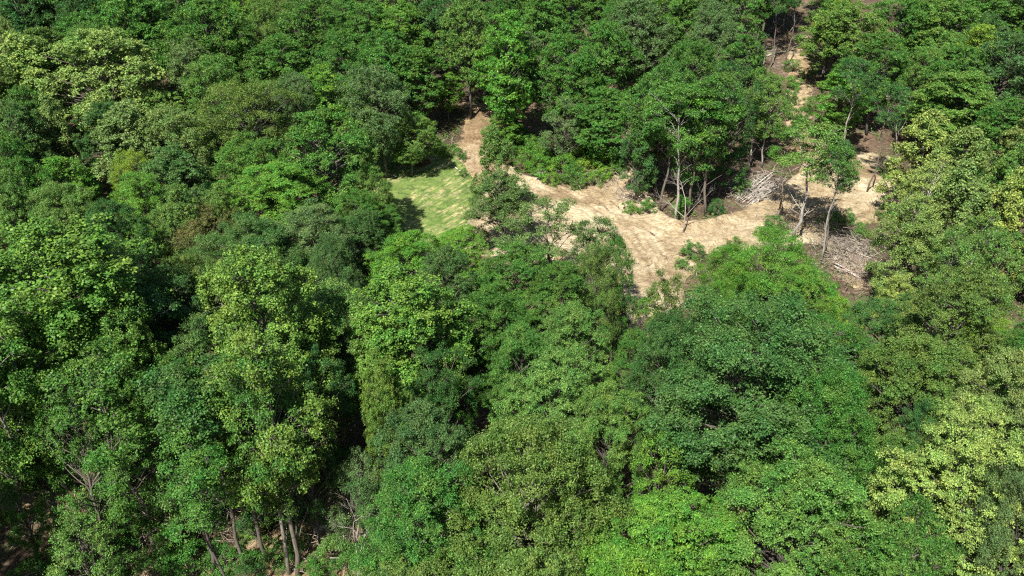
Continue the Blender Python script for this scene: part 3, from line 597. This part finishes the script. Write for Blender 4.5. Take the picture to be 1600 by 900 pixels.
for k in range(8):
    u0 = rnd.uniform(1300, 1330); v0 = rnd.uniform(408, 430)
    log_obj((u0, v0), (u0+rnd.uniform(30, 50), v0+rnd.uniform(5, 26)), rnd.uniform(.07, .15), .2+.4*rnd.random(), rnd.choice([(.45, .4, .35), (.25, .21, .17)]), 'grey-brown log strewn in the scattered pile down the right bank', 'logs of the scattered pile')
ORDW = 'topmost,second,third,fourth,fifth,sixth,seventh,eighth,ninth,tenth,eleventh,twelfth,thirteenth,fourteenth,fifteenth,sixteenth,seventeenth,eighteenth,nineteenth,twentieth'.split(',') + ['twenty-'+w for w in 'first,second,third,fourth,fifth,sixth,seventh,eighth,ninth'.split(',')] + ['thirtieth', 'thirty-first', 'lowest']
for gname, text in (('logs of the fanned pile', 'pale log in the fanned pile beside the dirt, {} counting down in the photo'), ('logs of the scattered pile', 'grey-brown log in the scattered pile, {} counting down in the photo')):
    ls_ = sorted([o for o in COL.objects if o.get('group') == gname], key=lambda o: proj(tuple(o.location))[1])
    for k_, o in enumerate(ls_): o['label'] = text.format(ORDW[k_] if k_ < len(ls_)-1 else 'lowest')
for (A, B, r, c, lab) in [((1060, 362), (1108, 354), .28, (.36, .29, .21), 'long brown log lying on the near edge of the clearing'), ((1108, 353), (1165, 334), .26, (.42, .34, .25), 'brown log leading from the clearing edge up to the log fan'),
        ((925, 288), (968, 268), .16, (.5, .44, .36), 'pale pole lying at the foot of the lime thicket'), ((1165, 88), (1203, 80), .14, (.55, .5, .44), 'pale log lying left of the upper trail trunks'), ((1172, 94), (1226, 82), .16, (.5, .46, .4), 'longer pale log passing behind both upper trail trunks'),
        ((1178, 76), (1196, 73), .12, (.5, .45, .4), 'short pale log highest beside the upper trail'), ((490, 832), (527, 820), .3, (.5, .42, .35), 'thick split pale log on bare soil at the bottom'), ((18, 846), (31, 834), .3, (.42, .33, .25), 'short sawn log with a pale end in the bottom left corner'), ((140, 885), (180, 870), .25, (.38, .33, .28), 'grey log under the leaves at bottom left'),
        ((803, 205), (818, 212), .2, (.55, .5, .45), 'short pale log beside the bright shrubs above the open tree'), ((710, 262), (727, 276), .1, (.5, .45, .38), 'thin fallen branch on the lawn beside the dirt path'), ((1255, 355), (1273, 350), .12, (.55, .48, .4), 'small pale log on dirt left of the twin stems'),
        ((1355, 158), (1392, 152), .14, (.55, .5, .45), 'white log in the brown gap at upper right')]:
    log_obj(A, B, r, .2, c, lab)

# stones by the thicket
def stone(u, v, s, lab):
    import bmesh
    p, _ = on_ray(u, v); bm = bmesh.new(); bmesh.ops.create_icosphere(bm, subdivisions=2, radius=1)
    rr = random.Random(u)
    for w in bm.verts: w.co *= rr.uniform(.8, 1.15); w.co.z *= .6; w.co.x *= 1.2
    me = bpy.data.meshes.new('stone'); bm.to_mesh(me); bm.free(); me.materials.append(STONE)
    o = link('stone', me); o.location = (p[0], p[1], float(hgt(p[0], p[1]))+.3*s); o.scale = (s, s, s); tag(o, lab, 'stone')
stone(840, 274, .5, 'larger whitish stone at the foot of the lime shrubs'); stone(847, 272, .35, 'smaller whitish stone right of the larger one'); stone(853, 278, .3, 'lone small whitish stone lowest on the clearing edge')

# ------------------------------------------------------------------ ground cover, twigs, brush
rs = np.random.RandomState(9)
def scatter(n, ylo=40, yhi=205):
    y = rs.uniform(ylo, yhi, n); x = rs.uniform(-1, 1, n)*(y*.64+8); return x, y
x, y = scatter(9000); k = fbm(x*.12, y*.12, 3) > -.02
dmax = np.max([poly_dist(x, y, GP[q]) for q in GP], axis=0); k &= dmax < .2
edge = rs.rand(len(x)) < np.where(dmax > -4, 1, .75); k &= edge
x = x[k]; y = y[k]; m = rs.poisson(26, len(x)); i = np.repeat(np.arange(len(x)), m); M = len(i); rad = rs.uniform(.3, 1.0, len(x))
C = np.column_stack([x[i]+rs.normal(size=M)*rad[i]*.6, y[i]+rs.normal(size=M)*rad[i]*.6, np.zeros(M)])
C[:, 2] = hgt(C[:, 0], C[:, 1])+np.abs(rs.normal(size=M))*rad[i]*.5+.1
v, f = leaf_quads(C, unit(rs.normal(size=(M, 3))*.5+np.array([0, 0, 1])), rs.uniform(.14, .34, M), rs)
o = link('undergrowth', mesh_np('undergrowth', v, f, LEAF, np.clip(.3*rs.rand(len(x))[i]+.7*rs.rand(M), 0, 1)), None, (.075, .15, .032)); o['kind'] = 'stuff'; o['label'] = 'low green undergrowth on the forest floor'
n = 42000; lo = np.array(GP['lawn']).min(0)-4; hi = np.array(GP['lawn']).max(0)+4
x = rs.uniform(lo[0], hi[0], n); y = rs.uniform(lo[1], hi[1], n); sd_ = poly_dist(x, y, GP['lawn'])+fbm(x*.45, y*.45, 4)*3.2
k = (sd_ > -2.5) & (rs.rand(n) < np.where(sd_ < 1.5, .9, .35)*(.4+1.6*vnoise(x*.5, y*.5))) & (poly_dist(x, y, GP['path']) < .5); x = x[k]; y = y[k]; M = len(x)
z = hgt(x, y)+rough(x, y)*.3+.16
ed_ = np.clip(1.6-sd_[k]*.4, .6, 1.8)
v, f = leaf_quads(np.column_stack([x, y, z]), unit(rs.normal(size=(M, 3))*np.array([1, 1, .5])+np.array([0, 0, .5])), rs.uniform(.1, .24, M)*ed_, rs, .4)
o = link('grass', mesh_np('grass', v, f, LEAF, rs.rand(M)**1.5), None, (.07, .13, .025)); o['kind'] = 'stuff'; o['label'] = 'short grass tufts on the mown lawn'
# weeds creeping out from the wood over the edges of the dirt
PX = []
for q in ('clearing', 'path', 'trail'):
    P = np.array(GP[q])
    for a, b in zip(P, np.roll(P, -1, 0)):
        L_ = np.linalg.norm(b-a); m_ = int(L_*3.5); t_ = rs.rand(m_, 1); PX.append(a*(1-t_)+b*t_+rs.normal(size=(m_, 2))*1.1)
PX = np.vstack(PX); PX = PX[vnoise(PX[:, 0]*.35, PX[:, 1]*.35) > .42]; m = rs.poisson(9, len(PX)); i = np.repeat(np.arange(len(PX)), m); M = len(i)
C = PX[i]+rs.normal(size=(M, 2))*.3; C = np.column_stack([C, hgt(C[:, 0], C[:, 1])+.12+np.abs(rs.normal(size=M))*.22])
v, f = leaf_quads(C, unit(rs.normal(size=(M, 3))*.6+np.array([0, 0, .8])), rs.uniform(.1, .24, M), rs)
o = link('weeds', mesh_np('weeds', v, f, LEAF, rs.rand(M)), None, (.09, .15, .035)); o['kind'] = 'stuff'; o['label'] = 'low weeds along the edges of the dirt'
T = Tubes(); x, y = scatter(4600)
dmax = np.max([poly_dist(x, y, GP[q]) for q in GP], axis=0); k = (dmax < .6) | (rs.rand(len(x)) < .25)
for a, b in zip(x[k], y[k]):
    L = rs.uniform(.6, 3.2); an = rs.rand()*6.28; p = np.array([a, b]); q = p+L*np.array([math.cos(an), math.sin(an)]); mz = (p+q)/2+rs.normal(size=2)*.12*L
    pts = [(*w, float(hgt(*w))+.12+h_) for w, h_ in ((p, 0), (mz, rs.uniform(.03, .25)), (q, rs.uniform(0, .3)))]
    r = rs.uniform(.015, .06); T.add(pts, [r, r*.8, r*.4], 3)
o = link('fallen_twigs', T.mesh('fallen_twigs'), None, (.34, .29, .24)); o['kind'] = 'stuff'; o['label'] = 'grey twigs and sticks fallen on the ground'
def brush(u, v, sx, sy, n, col, hh=1.4):
    p, _ = on_ray(u, v); T = Tubes()
    for _ in range(n):
        a = np.array([p[0]+rs.normal()*sx, p[1]+rs.normal()*sy]); z = float(hgt(*a)); d = unit(np.array([rs.normal(), rs.normal(), rs.normal()*.35])); L = rs.uniform(.8, 2.8)
        c = np.array([a[0], a[1], z+.25+abs(rs.normal())*hh*.45]); T.add([c-d*L/2, c+rs.normal(size=3)*.1, c+d*L/2], [.035, .028, .012], 3)
    o = link('brush', T.mesh('brush'), None, col); o['kind'] = 'stuff'; o['label'] = 'tangled cut branches heaped on the ground'
brush(1180, 298, 2.6, 2.6, 260, (.4, .36, .31)); brush(1315, 385, 2.2, 3.4, 420, (.2, .17, .14), 2.2); brush(1345, 440, 2, 3, 260, (.3, .22, .17)); brush(1325, 400, 2.4, 3.4, 300, (.34, .3, .26), .9); brush(1180, 302, 2.6, 2, 160, (.36, .33, .29), 1); brush(1190, 85, 5, 5, 160, (.4, .36, .3)); brush(985, 310, 1.6, 2, 140, (.3, .24, .2)); brush(935, 284, 3, 1.2, 140, (.36, .29, .23)); brush(1230, 355, 1.6, 1.6, 120, (.2, .16, .13)); brush(545, 850, 2.4, 2.4, 160, (.4, .36, .3)); brush(300, 800, 4, 3, 240, (.36, .3, .25)); brush(1395, 165, 5, 5, 200, (.42, .37, .33))

# ------------------------------------------------------------------ a label of its own for every tree and shrub
LM = [('the mown lawn', 665, 310), ('the sandy clearing', 960, 340), ('the upper trail', 1250, 120), ('the log fan', 1185, 297), ('the scattered log pile', 1325, 405), ('the left dirt path', 742, 215), ('the far dirt bank', 1350, 285),
      ('the big pale crown upper left', 155, 125), ('the bare tree near the top', 545, 45), ('the huge yellow-green crown at left', 95, 500), ('the tall yellow-green crown left of centre', 428, 515), ('the yellow-green crown at centre', 622, 515),
      ('the big blue-green dome', 1150, 620), ('the pale crown at bottom right', 1500, 790), ('the vivid crown at bottom edge', 1035, 875), ('the bottom left soil', 480, 870), ('the top left corner', 0, 0), ('the top right corner', 1600, 0), ('the bottom left corner', 0, 900), ('the pale crowns at right', 1470, 330),
      ('the dull feathery crown', 330, 385), ('the lime thicket', 900, 262), ('the deep green dome at right', 1395, 535), ('the vivid crown left of the lawn', 430, 315), ('the top edge at centre', 880, 0), ('the left edge', 0, 300), ('the right edge', 1600, 480), ('the dark gap at lower centre', 740, 680)]
LABEL_KEY = {(155, 125): 'huge pale cream-green crowned tree at upper left, the widest pale crown there', (95, 500): 'huge yellow-green tall tree filling the left edge', (428, 515): 'tall yellow-green pointed tree left of centre',
             (622, 515): 'tall yellow-green tree at centre, below the lawn', (1150, 620): 'broad blue-green fine-leaved dome, the widest crown in the wood', (1500, 790): 'pale cream-green tree at the bottom right with wide crown', (1035, 875): 'vivid green layered tree cut by the bottom edge',
             (330, 385): 'dull olive feathery tree, brownest crown of the left side', (1395, 535): 'deep blue-green rounded tree below the scattered logs', (430, 315): 'vivid green layered tree left of the lawn', (1190, 425): 'wide bright feathery tree below the sandy clearing'}
groups = {}
for t in TREES:
    if t['label']: continue
    hit = [lab for (u, v), lab in LABEL_KEY.items() if abs(t['u']-u) < 4 and abs(t['v']-v) < 4 and t['style'] != 'shrub']
    if hit: t['label'] = hit[0]; continue
    ds = sorted((math.hypot(t['u']-a, t['v']-b), n, a, b) for n, a, b in LM); d, n, a, b = ds[0]
    du, dv = t['u']-a, t['v']-b
    side = ('left of' if du < 0 else 'right of') if abs(du) > abs(dv) else ('above' if dv < 0 else 'below')
    form = FORM[t['style']][0]; noun = 'shrub' if t['style'] == 'shrub' else 'tree'
    groups.setdefault((WORD[t['col']], form, noun, side, n), []).append((d, t))
ORD = ['nearest', 'second nearest', 'third nearest', 'fourth nearest', 'fifth nearest', 'sixth nearest', 'seventh nearest', 'eighth nearest']
for (cw, form, noun, side, n), L in groups.items():
    L.sort(key=lambda q: q[0])
    for k, (d, t) in enumerate(L):
        t['label'] = f'{cw} {form} {noun} {side} {n}' + ('' if len(L) == 1 else f', {ORD[min(k, 7)]}')
for t in TREES:
    sh = t['style'] == 'shrub'
    tag(t['root'], t['label'], 'shrub' if sh else 'tree', 'shrubs on the forest floor and clearing edges' if sh else 'trees of the wood')
